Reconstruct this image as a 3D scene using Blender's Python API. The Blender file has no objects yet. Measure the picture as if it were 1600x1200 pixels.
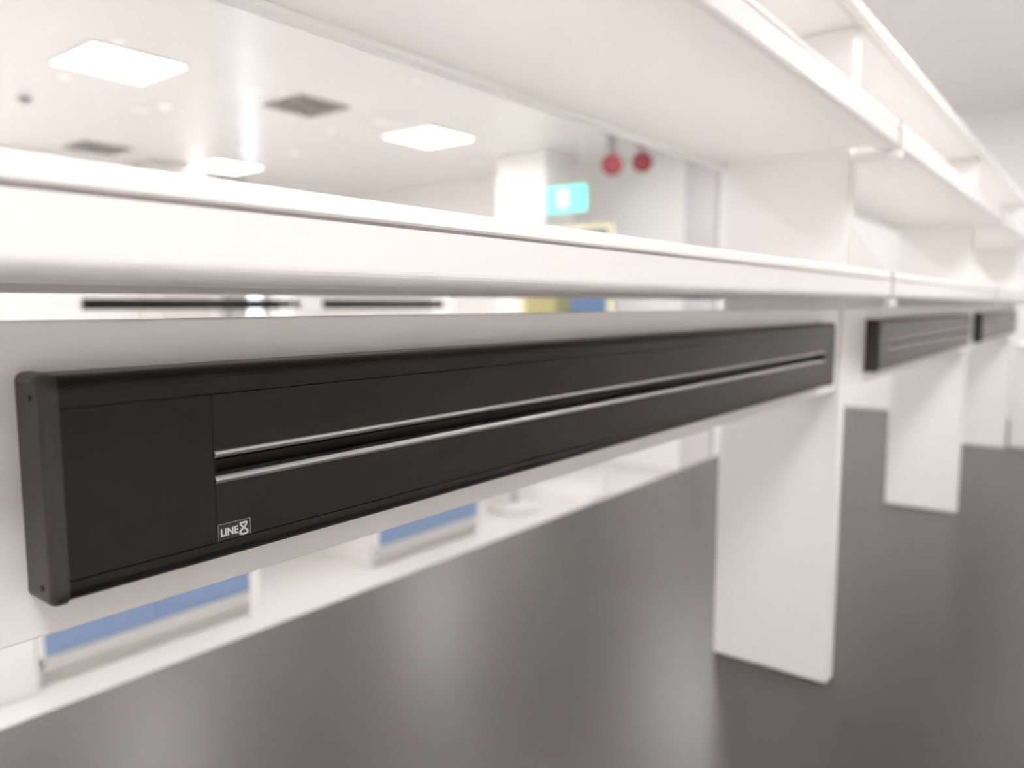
import bpy, bmesh, math, random
from mathutils import Vector, Matrix
sc = bpy.context.scene
C = bpy.data.collections.new('lab'); sc.collection.children.link(C)
ZC = 1.79                                   # camera height above the floor

# ------------------------------------------------------------------ materials
def mat(name, col, rough=0.5, metal=0.0, spec=0.5, var=0.0, scale=30.0, emit=None, estr=0.0, coat=0.0):
    m = bpy.data.materials.new(name); m.use_nodes = True
    nt = m.node_tree; b = nt.nodes['Principled BSDF']
    b.inputs['Base Color'].default_value = (*col, 1)
    b.inputs['Roughness'].default_value = rough
    b.inputs['Metallic'].default_value = metal
    b.inputs['Specular IOR Level'].default_value = spec
    b.inputs['Coat Weight'].default_value = coat
    if emit:
        b.inputs['Emission Color'].default_value = (*emit, 1)
        b.inputs['Emission Strength'].default_value = estr
    if var > 0:
        tc = nt.nodes.new('ShaderNodeTexCoord'); no = nt.nodes.new('ShaderNodeTexNoise')
        no.inputs['Scale'].default_value = scale; no.inputs['Detail'].default_value = 4
        nt.links.new(tc.outputs['Object'], no.inputs['Vector'])
        mr = nt.nodes.new('ShaderNodeMapRange')
        mr.inputs['To Min'].default_value = max(0.02, rough - var); mr.inputs['To Max'].default_value = rough + var
        nt.links.new(no.outputs['Fac'], mr.inputs['Value'])
        nt.links.new(mr.outputs['Result'], b.inputs['Roughness'])
        mx = nt.nodes.new('ShaderNodeMix'); mx.data_type = 'RGBA'
        mx.inputs['A'].default_value = (*[c * (1 - var * .4) for c in col], 1)
        mx.inputs['B'].default_value = (*[min(1, c * (1 + var * .4)) for c in col], 1)
        nt.links.new(no.outputs['Fac'], mx.inputs['Factor'])
        nt.links.new(mx.outputs['Result'], b.inputs['Base Color'])
    return m

M = dict(
    wall=mat('wall_paint', (.92, .905, .895), .6, var=.02, scale=4),
    ceiling=mat('ceiling_panel', (.86, .84, .825), .27, spec=.6, var=.01, scale=2),
    floor=mat('vinyl_floor', (.90, .885, .875), .35, var=.02, scale=6),
    white=mat('white_laminate', (.89, .87, .855), .4, var=.008, scale=12),
    wmetal=mat('white_powder_coat', (.87, .85, .835), .32, var=.006, scale=25),
    worktop=mat('dark_grey_worktop', (.040, .034, .035), .34, spec=.55, var=.03, scale=90),
    graphite=mat('graphite_aluminium', (.0080, .0070, .0067), .29, spec=.25, var=.004, scale=20),
    graphite2=mat('graphite_plastic', (.024, .022, .021), .42, spec=.5, var=.006, scale=30),
    black=mat('black_slot', (.004, .004, .004), .5, spec=.3, var=.02),
    alu=mat('brushed_aluminium', (.62, .61, .60), .3, metal=1.0, var=.05, scale=120),
    label=mat('black_label_film', (.008, .008, .008), .35, var=.02),
    letter=mat('silver_print', (.55, .55, .54), .5, var=.02),
    screw=mat('dark_screw', (.01, .01, .01), .4, metal=.6, var=.03),
    blue=mat('blue_laminate', (.215, .31, .49), .4, var=.03, scale=10),
    grey=mat('grey_plinth', (.62, .61, .58), .5, var=.03),
    vent=mat('grey_vent_metal', (.28, .265, .245), .5, var=.04),
    ventslat=mat('grey_vent_slat', (.36, .34, .31), .5, var=.04),
    beige=mat('beige_panel', (.74, .71, .68), .5, var=.03),
    pillar=mat('grey_pillar', (.52, .52, .53), .5, var=.03),
    lav=mat('pale_lavender_paint', (.66, .62, .66), .5, var=.03),
    red=mat('red_bell_enamel', (.34, .055, .075), .45, var=.03),
    stem=mat('grey_bell_stem', (.38, .34, .34), .5, var=.03),
    frame=mat('white_frame', (.8, .78, .77), .4, var=.03),
    lit=mat('lit_diffuser', (.9, .9, .9), .5, emit=(1.0, .985, .975), estr=7.8),
    litlow=mat('dimmed_diffuser', (.9, .9, .9), .5, emit=(1.0, .985, .975), estr=10.5),
    litfar=mat('weak_diffuser', (.9, .9, .9), .5, emit=(1.0, .985, .975), estr=2.5),  # weaker glow, so the walls close by are not overlit
    exitg=mat('backlit_exit_green', (.1, .6, .5), .4, emit=(.20, .80, .74), estr=.36),
    exitw=mat('backlit_exit_pale', (.6, .9, .9), .4, emit=(.32, 1.0, .93), estr=.44),
    yellow=mat('yellow_poster', (.40, .37, .17), .6, var=.04),
    olive=mat('olive_poster', (.19, .19, .085), .6, var=.04),
    bposter=mat('blue_poster', (.10, .17, .31), .6, var=.04),
    cream=mat('cream_frame', (.78, .72, .50), .5, var=.03),
    chrome=mat('chrome', (.75, .75, .75), .15, metal=1.0, var=.03),
    gap=mat('gap_and_fitting_grey', (.42, .38, .38), .5, var=.03),
    seat=mat('grey_seat_foam', (.3, .3, .31), .6, var=.05),
)
g = bpy.data.materials.new('window_glass'); g.use_nodes = True
gb = g.node_tree.nodes['Principled BSDF']
gb.inputs['Transmission Weight'].default_value = 1; gb.inputs['Roughness'].default_value = 0.02; gb.inputs['IOR'].default_value = 1.1
M['glass'] = g

# ------------------------------------------------------------------ mesh helpers
def obj(name, bm, m, parent=None, smooth=False):
    me = bpy.data.meshes.new(name)
    bmesh.ops.recalc_face_normals(bm, faces=bm.faces)
    bm.to_mesh(me); bm.free()
    me.materials.append(M[m])
    if smooth:
        for p in me.polygons: p.use_smooth = True
    o = bpy.data.objects.new(name, me); C.objects.link(o)
    if parent: o.parent = parent
    return o
def box(bm, x0, x1, y0, y1, z0, z1, bev=0.0, seg=2):
    t = bmesh.new(); bmesh.ops.create_cube(t, size=1)
    for v in t.verts:
        v.co = Vector((x0 + (v.co.x + .5) * (x1 - x0), y0 + (v.co.y + .5) * (y1 - y0), z0 + (v.co.z + .5) * (z1 - z0)))
    if bev: bmesh.ops.bevel(t, geom=t.edges[:], offset=bev, segments=seg, profile=.5, affect='EDGES')
    me = bpy.data.meshes.new('t'); t.to_mesh(me); t.free(); bm.from_mesh(me); bpy.data.meshes.remove(me)
    return bm
def B(*a, **k): return box(bmesh.new(), *a, **k)
def prism(pts, x0, x1):                     # closed y,z outline swept along x
    bm = bmesh.new()
    a = [bm.verts.new((x0, y, z)) for y, z in pts]; b = [bm.verts.new((x1, y, z)) for y, z in pts]
    bm.faces.new(a); bm.faces.new(b[::-1])
    n = len(pts)
    for i in range(n): bm.faces.new((a[i], a[(i + 1) % n], b[(i + 1) % n], b[i]))
    return bm
def arc(cy, cz, r, a0, a1, n=6):
    return [(cy + r * math.cos(math.radians(a0 + (a1 - a0) * i / n)), cz + r * math.sin(math.radians(a0 + (a1 - a0) * i / n))) for i in range(n + 1)]
def lathe(pts, seg=40, axis='z', c=(0, 0, 0)):
    bm = bmesh.new(); rings = []
    for r, h in pts:
        ring = []
        for i in range(seg):
            t = 2 * math.pi * i / seg
            p = (r * math.cos(t), r * math.sin(t), h) if axis == 'z' else ((h, r * math.cos(t), r * math.sin(t)) if axis == 'x' else (r * math.cos(t), h, r * math.sin(t)))
            ring.append(bm.verts.new(Vector(p) + Vector(c)))
        rings.append(ring)
    for a, b in zip(rings, rings[1:]):
        for i in range(seg): bm.faces.new((a[i], a[(i + 1) % seg], b[(i + 1) % seg], b[i]))
    bm.faces.new(rings[0][::-1]); bm.faces.new(rings[-1])
    return bm
def tag(o, label, cat, group=None):
    o['label'] = label; o['category'] = cat
    if group: o['group'] = group
    return o
def thing(name, label, cat, loc, group=None):
    o = bpy.data.objects.new(name, None); C.objects.link(o); o.location = loc; o.empty_display_size = .05
    return tag(o, label, cat, group)
def struct(o):
    o['kind'] = 'structure'; return o
def copy_tree(o, parent=None):
    c = o.copy(); C.objects.link(c)
    if parent: c.parent = parent
    for ch in list(o.children): copy_tree(ch, c)
    return c

# ------------------------------------------------------------------ room shell
X0, X1, Y0, Y1, H = -3.6, 7.1, -3.4, 8.4, ZC + 1.5
struct(obj('floor', B(X0 - .2, X1 + .2, Y0 - .2, Y1 + .2, -.1, 0), 'floor'))
struct(obj('ceiling', B(X0 - .2, X1 + .2, Y0 - .2, Y1 + .2, H, H + .1), 'ceiling'))
struct(obj('wall_end', B(X1, X1 + .15, Y0, Y1, 0, H), 'wall'))
LW = [(1.5, 4.3), (5.0, 7.8)]; LZ0, LZ1 = .95, 2.95  # openings for two added windows, out of view, that brighten the ceiling
bm = bmesh.new()
box(bm, X0 - .15, X0, Y0, Y1, 0, LZ0); box(bm, X0 - .15, X0, Y0, Y1, LZ1, H)
for a, b in ((Y0, LW[0][0]), (LW[0][1], LW[1][0]), (LW[1][1], Y1)): box(bm, X0 - .15, X0, a, b, LZ0, LZ1)
struct(obj('wall_left', bm, 'wall'))
for k, (a, b) in enumerate(LW):
    bm = bmesh.new(); f = .05; m_ = (a + b) / 2
    for p, q in ((a, a + f), (m_ - f / 2, m_ + f / 2), (b - f, b)): box(bm, X0 - .09, X0 - .03, p, q, LZ0, LZ1)
    for p, q in ((a + f, m_ - f / 2), (m_ + f / 2, b - f)):
        box(bm, X0 - .09, X0 - .03, p, q, LZ0, LZ0 + f); box(bm, X0 - .09, X0 - .03, p, q, LZ1 - f, LZ1)
    w = struct(obj('window_%d' % (k + 2), bm, 'frame'))  # added window, unseen, for side light on the ceiling
    obj('window_pane', B(X0 - .063, X0 - .057, a + f, b - f, LZ0 + f, LZ1 - f), 'glass', w)
    pl = bpy.data.lights.new('daylight', 'AREA'); pl.shape = 'RECTANGLE'; pl.size = LZ1 - LZ0; pl.size_y = b - a; pl.cycles.is_portal = True
    po = bpy.data.objects.new('added_daylight_opening', pl); C.objects.link(po); po.location = (X0 - .16, m_, (LZ0 + LZ1) / 2); po.rotation_euler = (0, -math.pi / 2, 0)
struct(obj('wall_near', B(X0, X1, Y0 - .15, Y0, 0, H), 'wall'))
WX0, WX1, WZ0, WZ1 = 5.36, 5.74, .9, 3.10
bm = bmesh.new()
box(bm, X0, WX0, Y1, Y1 + .15, 0, H); box(bm, WX1, X1, Y1, Y1 + .15, 0, H)
box(bm, WX0, WX1, Y1, Y1 + .15, 0, WZ0); box(bm, WX0, WX1, Y1, Y1 + .15, WZ1, H)
struct(obj('wall_far', bm, 'wall'))
bm = bmesh.new(); f = .03
box(bm, WX0, WX0 + f, Y1 + .02, Y1 + .08, WZ0, WZ1); box(bm, WX1 - f, WX1, Y1 + .02, Y1 + .08, WZ0, WZ1)
box(bm, WX0 + f, WX1 - f, Y1 + .02, Y1 + .08, WZ0, WZ0 + f); box(bm, WX0 + f, WX1 - f, Y1 + .02, Y1 + .08, WZ1 - f, WZ1)
box(bm, WX0 + f, WX1 - f, Y1 + .02, Y1 + .08, 2.0, 2.0 + f)
w = struct(obj('window_1', bm, 'frame'))
obj('window_pane', B(WX0 + f, WX1 - f, Y1 + .045, Y1 + .051, WZ0 + f, WZ1 - f), 'glass', w)
struct(obj('baseboard_far', B(X0, X1, Y1 - .012, Y1, 0, .1), 'grey'))
struct(obj('baseboard_end', B(X1 - .012, X1, 2.4, Y1 - .012, 0, .1), 'frame'))
struct(obj('trim_1', B(5.12, 5.35, Y1 - .16, Y1, .0, H), 'pillar'))
struct(obj('trim_2', B(X1 - .10, X1, 3.03, 3.34, 0, H), 'lav'))
struct(obj('pillar', B(6.2, 6.7, 4.44, 5.06, 0, H), 'white'))

tall = thing('tall_cupboard', 'tall beige cupboard against the far wall beside the grey pillar', 'cupboard', (4.4, 8.15, 0))
obj('carcass', B(-.28, .28, -.18, .23, .08, H - .0005, bev=.004), 'beige', tall)
obj('plinth', B(-.26, .26, -.14, .2, 0, .08), 'grey', tall)
for s in (-1, 1):
    d = obj('door', B(min(s * .002, s * .276), max(s * .002, s * .276), -.2, -.18, .09, H - .06, bev=.003), 'beige', tall)
    obj('handle', B(s * .03 - .006, s * .03 + .006, -.225, -.2, 1.3, 1.5, bev=.004), 'chrome', d)

# ------------------------------------------------------------------ ceiling fittings
proto = None
spots = [(2.40, 5.0, 'bright square ceiling light nearest, above the long white shelf, left in the photo'),
         (5.12, 4.96, 'square ceiling light to the right of the dark vent, left of the white pillar'),
         (4.82, 7.75, 'square ceiling light farthest off, half hidden by the lower shelf front')]
for i, x in enumerate((-3.0, -.3, 2.4, 5.1)):
    for j, y in enumerate((-.5, 2.25)):
        spots.append((x, y, 'square ceiling light %s, %s from the end wall' % (('over the near aisle', 'behind the upper shelf')[j], ('fourth', 'third', 'second', 'first')[i])))
for x, y, d in ((5.9, 2.85, 'added unseen above the upper shelf to light the end wall'), (-.3, 5.0, 'over the left end of the far bench'), (-.3, 7.75, 'by the far wall, nearest the left wall'), (2.1, 7.75, 'by the far wall left of the tall cupboard')):  # the first is an added, unseen lamp that brightens the end wall
    spots.append((x, y, 'square ceiling light ' + d))
for x, y, lab in spots:
    if proto is None:
        o = proto = thing('ceiling_light', lab, 'ceiling light', (x, y, H), 'square ceiling lights')
        bm = bmesh.new(); a, b2 = .30, .28
        box(bm, -a, a, -a, -b2, -.014, 0); box(bm, -a, a, b2, a, -.014, 0); box(bm, -a, -b2, -b2, b2, -.014, 0); box(bm, b2, a, -b2, b2, -.014, 0)
        obj('frame', bm, 'frame', o)
        obj('diffuser', B(-b2, b2, -b2, b2, -.012, -.001), 'lit', o)
    else:
        o = copy_tree(proto); o.location = (x, y, H); o['label'] = lab
        if y < 0 or x == 5.9 or x == 4.82:
            for ch in o.children:
                if ch.name.startswith('diffuser'):
                    ch.data = ch.data.copy(); ch.data.materials[0] = M['litfar' if x in (4.82, 5.9) else 'litlow']
vp = None
for x, y, lab in ((3.76, 4.93, 'dark grey square air vent in the ceiling between two lit panels'),
                  (3.50, 7.82, 'grey square air vent in the ceiling, farther off, just above the shelf front')):
    if vp is None:
        o = vp = thing('air_vent', lab, 'vent', (x, y, H), 'ceiling air vents')
        bm = bmesh.new(); a = .225
        for k in range(3):
            r = a - k * .06; q = .02
            box(bm, -r, r, -r, -r + q, -.016 - .004 * k, -.008); box(bm, -r, r, r - q, r, -.016 - .004 * k, -.008)
            box(bm, -r, -r + q, -r + q, r - q, -.016 - .004 * k, -.008); box(bm, r - q, r, -r + q, r - q, -.016 - .004 * k, -.008)
        obj('grille', bm, 'ventslat', o)
        obj('backing', B(-a, a, -a, a, -.008, 0), 'vent', o)
    else:
        o = copy_tree(vp); o.location = (x, y, H); o['label'] = lab
o = thing('smoke_detector', 'small grey round detector on the ceiling far left', 'detector', (2.35, 6.36, H))
obj('body', lathe([(.045, 0), (.045, -.02), (.035, -.035), (.015, -.045)], 24), 'stem', o, True)

def bell(x, y, stem, drop, lab):
    o = thing('alarm_bell', lab, 'alarm bell', (x, y, H), 'red alarm bells')
    obj('mounting_stem', lathe([(.05, 0), (.05, -.02), (.042, -.03), (.042, -drop - .02)] if stem else [(.06, 0), (.06, -.015), (.02, -.02), (.02, -drop - .01)], 24), 'stem', o)
    r = .098
    pts = [(.0001 + r * math.sin(t), -drop - r + r * math.cos(t) * .95) for t in [math.pi * k / 14 for k in range(15)]]
    obj('gong', lathe(pts, 32), 'red', o, True)
    return o
bell(6.05, 3.60, True, .17, 'red round alarm bell on a grey stem hung from the ceiling, left of two')
bell(6.60, 3.60, False, .07, 'red round alarm bell close under the ceiling, right of two')

o = thing('exit_sign', 'glowing turquoise exit sign hung from the ceiling beside the white pillar', 'sign', (6.05, 4.085, ZC + .975))
obj('housing', B(-.02, .02, -.215, .215, -.12, .12, bev=.006), 'exitg', o)
obj('pictogram', B(-.023, -.02, -.03, .09, -.08, .085), 'exitw', o)
for y in (-.17, .17): obj('hanger', B(-.004, .004, y - .004, y + .004, .12, .525), 'frame', o)

o = thing('display_board', 'yellow and blue display board on feet in front of the end wall', 'board', (6.0, 4.06, 0))
zb, zt = ZC - .55, ZC + .72
bm = bmesh.new(); a = .51
box(bm, -.02, .02, -a, a, zb, zb + .05); box(bm, -.02, .02, -a, a, zt - .05, zt); box(bm, -.02, .02, -a, -a + .05, zb + .05, zt - .05); box(bm, -.02, .02, a - .05, a, zb + .05, zt - .05)
obj('frame', bm, 'cream', o)
obj('yellow_panel', B(-.012, .012, .10, a - .05, zb + .05, zt - .05), 'yellow', o)
obj('olive_panel', B(-.012, .012, -.07, .10, zb + .05, zt - .05), 'olive', o)
obj('blue_panel', B(-.012, .012, -a + .05, -.07, zb + .05, zt - .05), 'bposter', o)
for s in (-1, 1):
    bm = B(-.02, .02, s * .46 - .02, s * .46 + .02, .04, zb); box(bm, -.22, .22, s * .46 - .025, s * .46 + .025, 0, .04, bev=.004)
    obj('leg', bm, 'frame', o)

# ------------------------------------------------------------------ near bench
P = 1.88                                    # bay length
WT = ZC - .892                              # worktop height
XU = [1.806 + P * k for k in (-1, 0, 1, 2)] # left faces of the uprights
UT = .05
o = thing('lab_bench', 'dark grey island worktop in the foreground carrying the white uprights', 'lab bench', (2.6, .61, 0))
obj('worktop', B(-4.2, 4.44, -1.18, 1.185, WT - .03, WT, bev=.006), 'worktop', o)
for x in (-3.9, -.2, 3.6):
    obj('support_panel', B(x, x + .06, -1.0, 1.0, 0, WT - .03, bev=.003), 'white', o)

UY0, UY1 = .475, .757
ulab = ['white upright panel left of the nearest black power trunking, beyond the picture edge',
        'large white upright panel at the right end of the nearest black power trunking',
        'white upright panel second along the bench behind the second black trunking',
        'white upright panel farthest along the bench, behind the third small black trunking']
UTOP = .595
up = None
for k, x in enumerate(XU):
    if up is None:
        o = up = thing('upright', ulab[k], 'upright', (x, UY0, WT), 'uprights of the near bench')
        hz = UTOP + ZC - WT
        obj('panel', B(0, UT, 0, UY1 - UY0, 0, hz, bev=.006), 'white', o)
        for z in (.0105, .328):
            zz = z + ZC - WT
            obj('shelf_bracket', B(.004, UT - .004, -.098, .0, zz - .0195, zz - .0005, bev=.003), 'wmetal', o)
        for z in (.06,):
            zz = z + ZC - WT
            # thin three-cornered shelf end stop in front of the panel
            bm = prism([(-.084, zz + .0095), (0, zz + .0095), (0, zz + .125)], .022, .027)
            obj('gusset', bm, 'wmetal', o)
    else:
        o = copy_tree(up); o.location = (x, UY0, WT); o['label'] = ulab[k]

# white fascia between the uprights
flab = ['white fascia panel behind the nearest black power trunking', 'white fascia panel behind the second black power trunking along the bench',
        'white fascia panel behind the farthest black power trunking']
for k in range(3):
    o = obj('fascia_panel', B(0, P - UT, 0, .018, -.195, -.0095, bev=.0015), 'wmetal')
    o.location = (XU[k] + UT, .483, ZC); tag(o, flab[k], 'panel', 'fascia panels of the near bench')

# shelves -----------------------------------------------------------
def shelf(name, lab, x, z, group):
    o = thing(name, lab, 'shelf', (x, 0, ZC + z), group)
    L = P - .006
    r = .012
    front = [(.42, 0.)] + [(y, zz) for y, zz in arc(.38 + r, r, r, 270, 180, 8)] + [(.38, .0405), (.395, .0405), (.395, .008), (.42, .008)]
    obj('front_rail', prism(front, 0, L - .0131), 'wmetal', o, False)
    lip = [(.3815, .0435), (.3805, .045)] + [(.3812, .0500)] + arc(.3890, .0500, .0078, 180, 90, 6) + [(.394, .0578), (.3955, .056), (.3955, .0435)]
    obj('front_lip', prism(lip, 0, L - .0131), 'wmetal', o)
    obj('shadow_channel', B(.0005, L - .0135, .3855, .396, .0400, .0438), 'gap', o)
    obj('end_cap', B(L - .013, L + .001, .379, .3945, .002, .0575, bev=.001), 'gap', o)  # grey strip standing in for the dark, shaded gap between shelf bays
    x0 = UT - .024 + .003; x1 = L - .027
    obj('shelf_board', B(x0, x1, .3965, .768, .0085, .0245), 'white', o)
    rear = [(.792, 0.), (.764, 0.), (.764, .0078), (.7685, .0078), (.7685, .0405), (.7885, .0405), (.792, .037)]
    obj('rear_rail', prism(rear, 0, L), 'wmetal', o)
    obj('end_clip', B(L - .075, L - .045, .792, .8, .002, .018, bev=.002), 'gap', o)
    return o
ord_ = ['nearest, over the big black trunking', 'second along the bench', 'third along the bench']
for k in range(3):
    xj = 1.833 + P * (k - 1)
    shelf('reagent_shelf', 'white lower shelf with lipped front, ' + ord_[k], xj, .010, 'lower shelves')
for k in range(3):
    xj = 1.833 + P * (k - 1)
    shelf('reagent_shelf', 'white upper shelf seen from below, ' + ord_[k], xj, .328, 'upper shelves')
for k in range(3):
    o = thing('top_shelf', 'narrow white top shelf on the upright tops, ' + ord_[k], 'shelf', (XU[k] + .025 + .002, 0, ZC + UTOP), 'top shelves')
    L = P - .004
    obj('shelf_board', B(0, L, .472, .76, .001, .017, bev=.001), 'white', o)
    obj('front_rail', B(0, L, .448, .4715, .0, .026, bev=.006), 'wmetal', o)

# power trunking ----------------------------------------------------
ZT, ZB = -.039, -.168
def trunking(lab, x, lettering):
    o = thing('power_trunking', lab, 'power trunking', (x, .483, ZC), 'black power trunkings on the near bench')
    L = 1.495; c = .0085; fy = -.033; r = .010
    u1, l1 = -.0575, -.1545                 # cover joints
    s0, s1 = -.0990, -.1110                 # slot
    # rounded shoulders
    top = [(0, ZT)] + arc(fy + r, ZT - r, r, 90, 180, 7) + [(fy, u1 + .0006), (fy + .004, u1 + .0006), (fy + .004, u1 - .004), (0, u1 - .004)]
    obj('top_shoulder', prism(top, c, L - c), 'graphite', o)
    bot = [(0, ZB)] + arc(fy + r, ZB + r, r, 270, 180, 7) + [(fy, l1 - .0006), (fy + .004, l1 - .0006), (fy + .004, l1 + .004), (0, l1 + .004)]
    obj('bottom_shoulder', prism(bot, c, L - c), 'graphite', o)
    # blank cover on the left, covers above and under the slot
    xs, xe = .0995, L - .068
    obj('blank_cover', B(c, xs - .0001, fy, fy + .003, l1, u1, bev=.0003, seg=1), 'graphite', o)
    obj('blank_cover', B(xe + .0004, L - c, fy, fy + .003, l1, u1, bev=.0003, seg=1), 'graphite', o)
    obj('slot_cover', B(xs, xe, fy, fy + .003, s0 + .0050, u1, bev=.0003, seg=1), 'graphite', o)
    obj('slot_cover', B(xs, xe, fy, fy + .003, l1, s1 - .0052, bev=.0003, seg=1), 'graphite', o)
    bm = bmesh.new()
    box(bm, xs, xe, -.012, -.010, s1 - .003, s0 + .003)
    box(bm, xs, xs + .004, fy + .0045, -.012, s1, s0)
    box(bm, xe - .004, xe, fy + .0045, -.012, s1, s0)
    obj('slot_channel', bm, 'black', o)
    bm = bmesh.new(); box(bm, xs + .004, xe - .004, -.016, -.0125, (s0 + s1) / 2 - .001, (s0 + s1) / 2 + .001)
    obj('contact_rail', bm, 'black', o)
    for a, b2 in ((s0, s0 + .0050), (s1 - .0056, s1)):
        bm = bmesh.new(); m = (a + b2) / 2; q = (b2 - a) / 2
        prof = [(fy + .014, a), (fy + .0005, a)] + [(fy - .0006, m - q * .6), (fy - .0012, m), (fy - .0006, m + q * .6)] + [(fy + .0005, b2), (fy + .014, b2)]
        obj('trim_strip', prism(prof, xs + .0003, xe), 'alu', o)
    obj('back_plate', B(c, L - c, -.004, 0, ZB + .003, ZT - .003), 'graphite', o)
    # end caps
    for s, xa, xb in ((0, 0, c + .0005), (1, L - c - .0005, L)):
        bm = B(xa, xb, fy - .0012, 0, ZB - .001, ZT + .001)
        es = [e for e in bm.edges if abs(e.verts[0].co.x - e.verts[1].co.x) > 1e-6 and e.verts[0].co.y < fy * .5]
        out = xa if s == 0 else xb
        bmesh.ops.bevel(bm, geom=es, offset=.009, segments=6, profile=.5, affect='EDGES')
        es = [e for e in bm.edges if abs(e.verts[0].co.x - out) < 1e-6 and abs(e.verts[1].co.x - out) < 1e-6 and not (e.verts[0].co.y > -1e-6 and e.verts[1].co.y > -1e-6)]
        bmesh.ops.bevel(bm, geom=es, offset=.005, segments=5, profile=.5, affect='EDGES')
        cap = obj('end_cap', bm, 'graphite2', o)
        for p in cap.data.polygons: p.use_smooth = len(p.vertices) == 4 and p.area < 2e-4
        if s == 0:
            for z in (-.051, -.1585):
                obj('screw', lathe([(.0017, -.0002), (.0017, .0006), (.0006, .0008)], 16, 'x', (-.0006, -.0205, z)), 'screw', cap)
    # label plate with its lettering
    if lettering:
        lab_o = obj('label_plate', B(xs + .0006, xs + .0242, fy - .0004, fy, -.1543, -.1432, bev=.0002, seg=1), 'label', o)
        obj_border = bmesh.new(); t = .00018
        xa, xb, za, zb_ = xs + .0006, xs + .0242, -.1543, -.1432
        box(obj_border, xa, xb, fy - .0005, fy - .0003, zb_ - t, zb_); box(obj_border, xb - t, xb, fy - .0005, fy - .0003, za, zb_ - t)
        box(obj_border, xa, xa + t, fy - .0005, fy - .0003, za, zb_ - t)
        obj('label_border', obj_border, 'gap', lab_o)
        cu = bpy.data.curves.new('lettering', 'FONT'); cu.body = 'LINE'; cu.size = .0062; cu.extrude = .0001; cu.offset = .00012
        cu.space_character = 1.0
        to = bpy.data.objects.new('lettering', cu); C.objects.link(to)
        bpy.context.view_layer.update()
        dg = bpy.context.evaluated_depsgraph_get()
        me = bpy.data.meshes.new_from_object(to.evaluated_get(dg))
        bpy.data.objects.remove(to)
        xsm = [v.co.x for v in me.vertices]; ysm = [v.co.y for v in me.vertices]
        wx, hy = max(xsm) - min(xsm), max(ysm) - min(ysm)
        for v in me.vertices:
            u = (v.co.x - min(xsm)) / wx; h = (v.co.y - min(ysm)) / hy
            v.co = Vector((xs + .0024 + u * .0125, fy - .0006 - v.co.z, -.1514 + h * .0050))
        me.materials.clear(); me.materials.append(M['letter'])
        lo = bpy.data.objects.new('lettering', me); C.objects.link(lo); lo.parent = lab_o
        # the looped figure 8
        bm = bmesh.new(); n = 72; cx, cz = xs + .0191, -.1486
        ring = []
        for i in range(n):
            t = 2 * math.pi * i / n
            hgt = math.cos(t)
            wdt = math.sin(2 * t)
            top = hgt > 0
            px = cx + wdt * (.0023 if top else .0029); pz = cz + hgt * (.0043 if top else .0043) - .0002
            if top and hgt > .8: pz -= (hgt - .8) * .004
            ring.append(Vector((px, fy - .0006, pz)))
        wv = .0006
        vs = []
        for i in range(n):
            d = (ring[(i + 1) % n] - ring[i - 1]).normalized(); nrm = Vector((-d.z, 0, d.x))
            vs.append((bm.verts.new(ring[i] + nrm * wv), bm.verts.new(ring[i] - nrm * wv)))
        for i in range(n):
            a, b2 = vs[i], vs[(i + 1) % n]; bm.faces.new((a[0], a[1], b2[1], b2[0]))
        e = bmesh.ops.extrude_face_region(bm, geom=bm.faces[:])
        for v in [q for q in e['geom'] if isinstance(q, bmesh.types.BMVert)]: v.co.y += .0003
        obj('figure', bm, 'letter', lab_o)
    return o
trunking('long black power trunking nearest, with silver edged slot and small label', .164, True)
trunking('black power trunking second along the bench, behind the first upright', .164 + P, False)
trunking('small blurred black power trunking third along the bench', .164 + 2 * P, False)

o = thing('storage_box', 'white storage box on the worktop beside the farthest upright', 'box', (5.95, .045, WT))
obj('body', B(-.32, .32, -.42, .42, 0, .62, bev=.006), 'white', o)
obj('lid', B(-.325, .325, -.425, .425, .62, .645, bev=.004), 'white', o)

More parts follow.
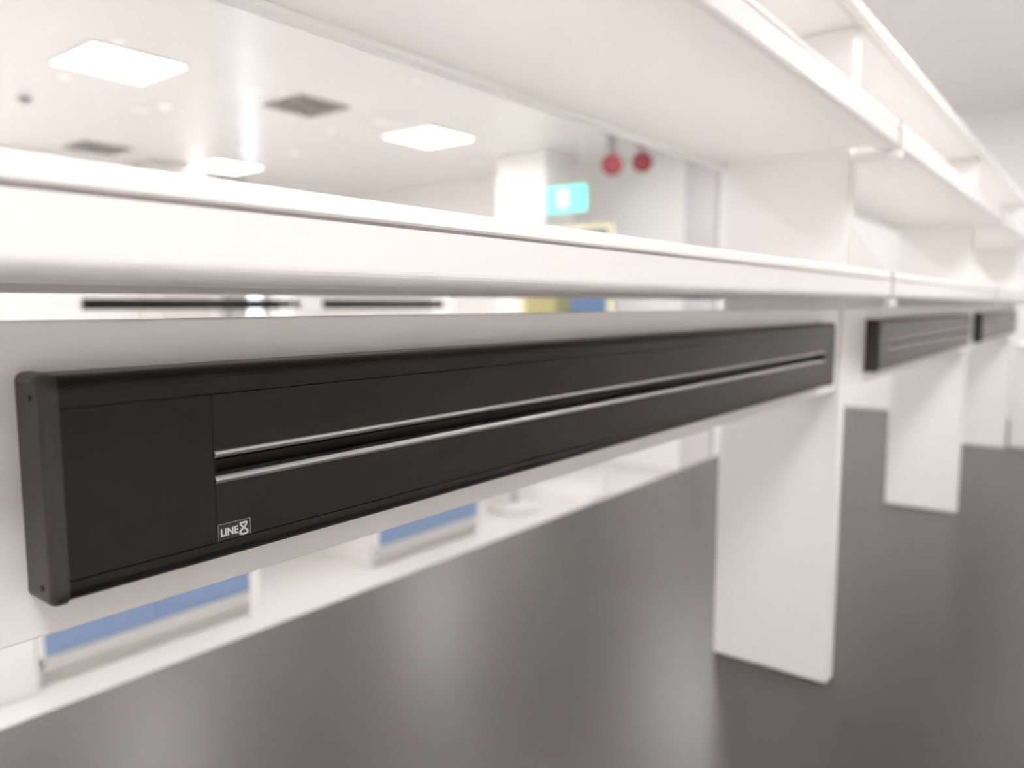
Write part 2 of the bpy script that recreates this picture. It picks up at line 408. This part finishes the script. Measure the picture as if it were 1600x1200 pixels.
# ------------------------------------------------------------------ next bench across the aisle
o = thing('lab_bench', 'second lab bench across the bright aisle, over the blue cabinets', 'lab bench', (3.1, 5.1, 0))
obj('worktop', B(-2.55, 2.6, -1.36, 1.36, WT - .03, WT, bev=.006), 'white', o)  # unseen top, made white to bounce more light onto the ceiling
for x in (-2.45, 2.48):
    obj('support_panel', B(x, x + .06, .2, 1.2, 0, WT - .03, bev=.003), 'white', o)
def cabinet(x0, x1, doors, lab, group=None):
    o = thing('base_cabinet', lab, 'cabinet', (x0, 3.79, 0), group)
    w = x1 - x0; t = .035; hh = WT - .032
    if doors:
        bm = bmesh.new()
        box(bm, -.035, 0, 0, .55, .155, hh, bev=.002); box(bm, -.035, 0, .06, .55, 0, .155); box(bm, w, w + .06, 0, .55, 0, hh, bev=.002)
        box(bm, 0, w, .02, .55, .09, .125); box(bm, 0, w, .53, .55, .125, hh); box(bm, 0, w, .02, .53, hh - .03, hh)
        obj('carcass', bm, 'white', o)
        obj('plinth', B(0, w, .06, .5, 0, .09), 'grey', o)
        obj('bottom_rail', B(0, w, .002, .02, .09, .157), 'grey', o)
        for s in (0, 1):
            xa, xb = (0.001, w / 2 - .001) if s == 0 else (w / 2 + .001, w - .001)
            d = obj('door', B(xa, xb, 0, .018, .16, hh - .004, bev=.002), 'blue', o)
            hx = xb - .05 if s == 0 else xa + .05
            obj('handle', B(hx - .006, hx + .006, -.03, 0, .55, .70, bev=.003), 'chrome', d)
    else:
        obj('carcass', B(0, w, 0, .55, 0, hh, bev=.003), 'white', o)
        for z0, z1 in ((.03, .4), (.405, .62), (.625, hh - .01)):
            d = obj('drawer', B(.01, w - .01, -.016, 0, z0, z1, bev=.002), 'white', o)
            obj('handle', B(w / 2 - .08, w / 2 + .08, -.035, -.016, (z0 + z1) / 2 - .006, (z0 + z1) / 2 + .006, bev=.003), 'chrome', d)
    return o
cabinet(.66, 1.30, False, 'white drawer cabinet at far left under the trunking, standing on the floor')
cabinet(1.338, 2.41, True, 'blue doored base cabinet at left below the trunking label', 'blue base cabinets')
cabinet(3.39, 4.41, True, 'blue doored base cabinet below the middle of the trunking', 'blue base cabinets')

for k, x in enumerate((1.64, 3.74, 5.60)):
    o = obj('upright', B(0, .08, 0, .27, 0, .97, bev=.005), 'white'); o.location = (x, 5.14, WT)
    tag(o, 'white upright on the far bench, ' + ('left of its dark trunkings', 'between its two dark trunkings', 'right of its dark trunkings')[k], 'upright', 'uprights of the far bench')
for k, (xa, xb, lab) in enumerate(((2.15, 3.60, 'thin dark power trunking on the far bench, left of two in the gap'), (4.03, 5.44, 'thin dark power trunking on the far bench, right of two in the gap'))):
    o = thing('power_trunking', lab, 'power trunking', ((xa + xb) / 2, 5.14, ZC), 'trunkings of the far bench')
    h = (xb - xa) / 2
    obj('housing', B(-h + .01, h - .01, -.04, 0, -.038, .036, bev=.006), 'graphite', o)
    for s in (-1, 1): obj('end_cap', B(min(s * h, s * (h - .01)), max(s * h, s * (h - .01)), -.041, 0, -.039, .037, bev=.004), 'graphite2', o)
    obj('mounting_rail', B(-h - .43 + (.03 if k else 0), h + (.0 if k == 0 else .2), 0.001, .0, -.02, .02) if False else B(-h - .42, h + .13, .0, .012, -.03, .03), 'white', o)

o = thing('lab_stool', 'white round stool base on the bright floor right of the blue cabinets', 'stool', (5.18, 4.03, 0))
obj('base', lathe([(.20, 0), (.225, .01), (.225, .03), (.15, .055), (.05, .075)], 40), 'wmetal', o, True)
obj('column', lathe([(.03, .07), (.03, .55)], 20), 'chrome', o, True)
obj('seat', lathe([(.15, .55), (.185, .565), (.19, .60), (.17, .625), (.05, .63)], 40), 'seat', o, True)

# ------------------------------------------------------------------ world, camera, colour
wd = bpy.data.worlds.new('day'); sc.world = wd; wd.use_nodes = True
bg = wd.node_tree.nodes['Background']; bg.inputs['Color'].default_value = (.80, .88, 1.0, 1); bg.inputs['Strength'].default_value = 1.2

cd = bpy.data.cameras.new('camera'); co = bpy.data.objects.new('camera', cd); C.objects.link(co)
R_ = Matrix(((.616, .082, -.783), (-.788, .064, -.613), (0, .9946, .104)))
fw = Vector((.783, .613, -.104)).normalized()
rt = fw.cross(Vector((0, 0, 1))).normalized(); upv = rt.cross(fw)
co.matrix_world = Matrix(((rt.x, upv.x, -fw.x, 0), (rt.y, upv.y, -fw.y, 0), (rt.z, upv.z, -fw.z, ZC), (0, 0, 0, 1)))
cd.sensor_width = 36; cd.lens = 1195 / 1600 * 36; cd.clip_start = .02
cd.dof.use_dof = True; cd.dof.focus_distance = .56; cd.dof.aperture_fstop = 3.6
sc.camera = co
sc.view_settings.view_transform = 'Standard'; sc.view_settings.look = 'None'; sc.view_settings.gamma = 1
sc.view_settings.use_curve_mapping = False
sc.view_settings.exposure = 1.7
sc.cycles.use_denoising = True; sc.cycles.sample_clamp_indirect = 2.5; sc.cycles.blur_glossy = 1.0; sc.cycles.caustics_refractive = False
sc.cycles.max_bounces = 16; sc.cycles.diffuse_bounces = 12
